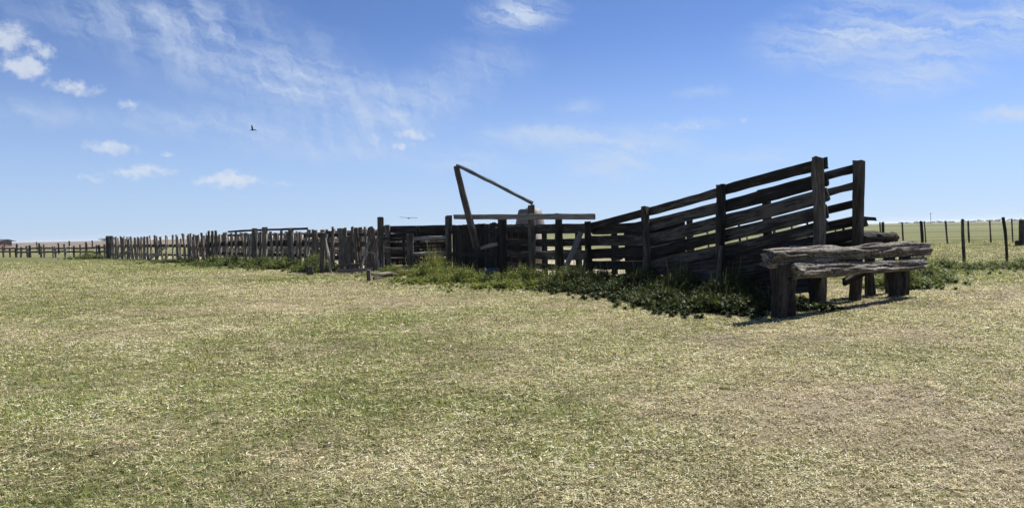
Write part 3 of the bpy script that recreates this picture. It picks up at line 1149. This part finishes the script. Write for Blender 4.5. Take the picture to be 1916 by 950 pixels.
# ------------------------------------------------------------------ birds
def bird(loc, span, heading, bank, flap, label, plump=1.0):
    root = thing('bird', loc, label, 'bird')
    root.rotation_euler = (0, bank, heading)
    k = 8
    a = np.arange(k) / k * 2 * math.pi
    prof = [(-.30, .012, 0), (-.26, .035, 0), (-.14, .06, 0), (0, .085, 0), (.12, .075, .005), (.20, .05, .02), (.26, .055, .03), (.31, .035, .03), (.37, .006, .02)]
    rings = np.array([[(r * plump * math.cos(t) * span, y * span, (r * plump * .9 * math.sin(t) + z * plump) * span) for t in a] for y, r, z in prof])
    link('body', ring_mesh('body', rings, smooth=True), 'feather', root)
    for s in (-1, 1):
        st = []
        for f, yl, yt, z in [(.04, .10, -.10, .02), (.18, .15, -.09, .02 + .12 * flap), (.33, .12, -.07, .02 + .20 * flap), (.44, .03, -.08, .02 + .22 * flap), (.52, -.06, -.11, .02 + .21 * flap)]:
            st.append([(s * f * span, yl * span, z * span), (s * f * span, (yl + yt) / 2 * span, (z + .014) * span),
                       (s * f * span, yt * span, z * span), (s * f * span, (yl + yt) / 2 * span, (z - .008) * span)])
        link('wing', ring_mesh('wing', np.array(st)), 'feather', root)
    tl = np.array([[(-.03, -.24, .006), (.03, -.24, .006), (.03, -.24, -.006), (-.03, -.24, -.006)],
                   [(-.09, -.44, .004), (.09, -.44, .004), (.09, -.44, -.004), (-.09, -.44, -.004)]]) * span
    link('tail', ring_mesh('tail', tl), 'feather', root)


bird((-14.4, 42.2, 7.6), .48, R(70), R(35), 1.4, 'small black bird flying with raised wings high on the left')
bird((-8.15, 59.4, 2.83), 1.35, R(12), R(3), .10, 'dark bird gliding level just above the boarded pen', .55)


# ------------------------------------------------------------------ weeds
def weeds(name, label, spots, seed, tint=(.075, .115, .030), leaf=.055, dry=.45):
    """spots: x, y, rx, ry, plants, height; each plant is a few stems with many folded leaves"""
    rg = np.random.default_rng(seed)
    V, T = [], []
    for (cx, cy, rx, ry, n, h) in spots:
        ang = rg.random(n) * 6.283
        rad = np.minimum(np.abs(rg.normal(0, .62, n)), 1.5)
        px = cx + rx * rad * np.cos(ang)
        py = cy + ry * rad * np.sin(ang)
        hh = h * (.40 + .85 * rg.random(n) ** 1.5) * np.clip(1.12 - .62 * rad, .22, 1.1)
        hh = hh * (.6 + .8 * fbm(px, py, 1.1, 71))
        nl = 34
        # leaves
        t = rg.random((n, nl)) ** .8
        sp = hh[:, None] * (.25 + .35 * t)
        la = rg.random((n, nl)) * 6.283
        lx = px[:, None] + sp * np.cos(la) * rg.random((n, nl))
        ly = py[:, None] + sp * np.sin(la) * rg.random((n, nl))
        lz = hh[:, None] * t + gz(px, py)[:, None] + .01
        size = leaf * (.55 + .9 * rg.random((n, nl))) * (1.15 - .45 * t)
        p = np.stack([lx, ly, lz], -1).reshape(-1, 3)
        s = size.reshape(-1, 1)
        da = la.reshape(-1) + rg.normal(0, .5, len(p))
        tilt = rg.normal(.25, .5, len(p))
        d1 = np.stack([np.cos(da) * np.cos(tilt), np.sin(da) * np.cos(tilt), np.sin(tilt)], -1)
        d2 = np.stack([-np.sin(da), np.cos(da), rg.normal(0, .35, len(p))], -1)
        v = np.stack([p - d1 * s * .5, p + d2 * s * .55 + d1 * s * .2, p + d1 * s * 1.2, p - d2 * s * .55 + d1 * s * .2], 1)
        V.append(v.reshape(-1, 3))
        tn = np.array(tint) * (.35 + 1.25 * rg.random((len(p), 1)))
        yel = rg.random((len(p), 1)) < .16
        tn = np.where(yel, tn * np.array((2.0, 1.55, 1.3)), tn)
        plant_shift = np.repeat(.75 + .5 * rg.random((n, 1)), nl, 0)
        T.append(np.repeat(tn * plant_shift, 4, 0))
        # thin stems as narrow upright blades
        m = n * 5
        sx = np.repeat(px, 5) + rg.normal(0, .07, m)
        sy = np.repeat(py, 5) + rg.normal(0, .03, m)
        sh = np.repeat(hh, 5) * (.6 + 1.0 * rg.random(m) ** 2)
        g0 = gz(sx, sy)
        lean = rg.normal(0, .18, (m, 2)) * sh[:, None]
        aa = rg.random(m) * 6.28
        wv = np.stack([np.cos(aa), np.sin(aa), 0 * aa], -1) * .006
        b = np.stack([sx, sy, g0 - .02], -1)
        tp = np.stack([sx + lean[:, 0], sy + lean[:, 1], g0 + sh], -1)
        V.append(np.stack([b - wv, b + wv, tp + wv * .6, tp - wv * .6], 1).reshape(-1, 3))
        st = np.where(rg.random((m, 1)) < dry, np.array([[.30, .25, .14]]), np.array([np.array(tint) * 1.15]))
        T.append(np.repeat(st, 4, 0))
    v = np.concatenate(V)
    o = link(name, np_mesh(name, v, np.arange(len(v)), 4, np.concatenate(T)), 'leaf')
    tag(o, label, kind='stuff')


weeds('weeds', 'bright leafy weeds heaped before the crush', [
    (-2.75, 26.6, 1.0, 1.8, 330, .62), (-1.7, 24.4, 1.5, 1.6, 230, .32), (.4, 23.2, 1.2, 1.5, 240, .40), (-.3, 21.2, 1.6, 1.0, 140, .20),
    (-3.0, 24.2, 1.4, 1.0, 100, .18), (-4.4, 28.2, 1.0, .9, 100, .36), (1.3, 20.9, .8, 1.0, 190, .44)], 11, (.165, .205, .050), .040)
weeds('weeds', 'tangled weeds under the chute with its shade put into their colour', [
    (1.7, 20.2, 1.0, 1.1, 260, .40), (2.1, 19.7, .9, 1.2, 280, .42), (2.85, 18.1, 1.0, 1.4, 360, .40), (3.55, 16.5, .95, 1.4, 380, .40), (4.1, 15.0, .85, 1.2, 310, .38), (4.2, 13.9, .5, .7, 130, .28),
    (4.6, 15.6, 1.0, 1.4, 220, .45), (5.3, 14.4, .6, .9, 90, .3), (3.0, 16.8, 1.1, 1.8, 160, .2), (4.9, 16.5, .5, .9, 150, .50), (4.1, 17.8, .5, .9, 150, .50), (3.3, 19.2, .5, .9, 150, .48), (2.5, 20.7, .5, .9, 120, .45), (3.7, 14.3, .9, .9, 220, .26), (3.2, 15.4, .8, 1.0, 220, .28)], 12, (.040, .058, .018), .046, .10)  # leaf tint lowered and fewer pale stems, to deepen the chute's shadow
weeds('weeds', 'green weeds along the foot of the picket fence', [
    (-9.2, 35.2, 1.0, 1.6, 260, .55), (-11.3, 37.4, 1.3, 1.6, 280, .50), (-13.2, 39.6, 1.4, 1.6, 260, .50), (-15.6, 42.0, 1.6, 1.6, 240, .45),
    (-8.6, 32.8, .8, .8, 140, .55), (-17.5, 44.3, 1.5, 1.4, 180, .4), (-22, 49.5, 2.5, 2.0, 140, .35), (-37.5, 66, 2.0, 2.0, 120, .5)], 13, (.10, .14, .042), .055)
weeds('weeds', 'dark green weeds behind the log landing along the wire fence', [
    (10.8, 19.8, .9, .9, 220, .50), (12.2, 22.6, 1.6, 1.2, 150, .32), (14.5, 25.3, 2.4, 1.4, 190, .28), (17.3, 25.0, 2.2, 1.4, 190, .32), (19.5, 25.0, 2.2, 1.4, 120, .32),
    (9.6, 18.3, .7, .8, 160, .45), (11.5, 26.5, 2.0, 1.5, 160, .35)], 14, (.105, .145, .050), .045)


# ------------------------------------------------------------------ grass blades
def build_grass():
    rg = np.random.default_rng(21)
    V, T = [], []

    def strip(y0, y1, per_m2, k):
        """tufts between two distances, wide enough for a step to either side"""
        half = .72 * y1 + 1.2
        area = 2 * half * (y1 - y0)
        nt = int(area * per_m2)
        x = (rg.random(nt) * 2 - 1) * half
        y = y0 + rg.random(nt) * (y1 - y0)
        keep = np.abs(x) < .72 * y + 1.2
        keep &= ~inside(x, y, YARD)
        soil = fbm(x, y, .7, 81) * .55 + fbm(x, y, 2.4, 83) * .45
        keep &= ~((soil > .56) & (rg.random(nt) < .38))
        x, y = x[keep], y[keep]
        nt = len(x)
        g = greenness(x, y)
        gr = rg.random(nt) < g
        nb = 11
        tone = (.62 + .62 * rg.random(nt)) * (.62 + .76 * fbm(x, y, 2.6, 85)) * (.80 + .40 * fbm(x, y, .9, 86))
        tone = np.repeat(tone, nb)[:, None] * 1.18
        vig = .5 + 1.0 * fbm(x, y, 1.7, 61) * (.6 + .8 * rg.random(nt))
        vig = vig * (.8 + .5 * g)
        vig = np.repeat(vig, nb)
        X = np.repeat(x, nb) + rg.normal(0, .020 * k, nt * nb)
        Y = np.repeat(y, nb) + rg.normal(0, .020 * k, nt * nb)
        G = np.repeat(gr, nb) ^ (rg.random(nt * nb) < .12)
        n = nt * nb
        lying = rg.random(n) < np.where(G, .22, .62)
        el = np.where(lying, rg.normal(.12, .12, n), rg.normal(.85, .28, n))
        az = rg.random(n) * 6.283
        L = np.where(lying, .034, .030) * (.5 + rg.random(n)) * vig * (1 + .28 * (k - 1))
        wd = .0024 * (.7 + .8 * rg.random(n)) * k * np.where(lying, 1.15, 1.0)
        z0 = gz(X, Y) + np.where(lying, .004 + .02 * rg.random(n), -.002)
        d = np.stack([np.cos(az) * np.cos(el), np.sin(az) * np.cos(el), np.sin(el)], -1)
        s = np.stack([-np.sin(az), np.cos(az), rg.normal(0, .3, n)], -1) * wd[:, None]
        b = np.stack([X, Y, z0], -1)
        tip = b + d * L[:, None]
        V.append(np.stack([b - s, b + s, tip], 1).reshape(-1, 3))
        straw = np.array((.655, .57, .375)) * (.40 + .95 * rg.random((n, 1)))
        straw = np.where(rg.random((n, 1)) < .13, np.array((.76, .68, .46)), straw)
        straw = np.where(rg.random((n, 1)) < .22, np.array((.085, .068, .042)), straw)
        pk = np.clip((np.repeat(fbm(x, y, .5, 11), nb)[:, None] - .42) * 2.5, 0, .8)
        straw = straw + (np.array((.45, .375, .295)) * (.6 + .7 * rg.random((n, 1))) - straw) * pk
        green = np.array((.225, .262, .110)) * (.40 + 1.05 * rg.random((n, 1)))
        olive = rg.random((n, 1)) < .3
        green = np.where(olive, green * np.array((1.45, 1.15, 1.0)), green)
        c = np.where(G[:, None], green, straw)
        T.append(np.repeat(np.clip(c * tone, .01, .80), 3, 0))

    edges = [3.2, 5, 6.5, 8.5, 11, 14.5, 19, 25, 33, 44, 60]
    for i in range(len(edges) - 1):
        ym = (edges[i] + edges[i + 1]) / 2
        k = (ym / 4.5) ** .80
        per = 1150 * (4.5 / ym) ** 1.75
        strip(edges[i], edges[i + 1], per, k)
    v = np.concatenate(V)
    print('grass blades', len(v) // 3)
    o = link('grass', np_mesh('grass', v, np.arange(len(v)), 3, np.concatenate(T)), 'grass')
    tag(o, 'short dry straw and green grass covering the pasture', 'grass', kind='stuff')
    del o['category']


build_grass()


# ------------------------------------------------------------------ thin haze over the plain
def build_haze():
    m, w = new_mat('thin haze')
    vol = w.n('ShaderNodeVolumePrincipled')
    vol.inputs['Color'].default_value = (.86, .92, 1.0, 1)
    vol.inputs['Density'].default_value = 0.00012
    vol.inputs['Anisotropy'].default_value = 0.2
    out = w.n('ShaderNodeOutputMaterial')
    w.t.links.new(vol.outputs[0], out.inputs['Volume'])
    o = link('haze', box_mesh('haze', -9100, 9100, -9100, 9100, -1.2, 10.6), m)
    tag(o, 'thin pale haze lying over the whole plain', kind='stuff')


build_haze()
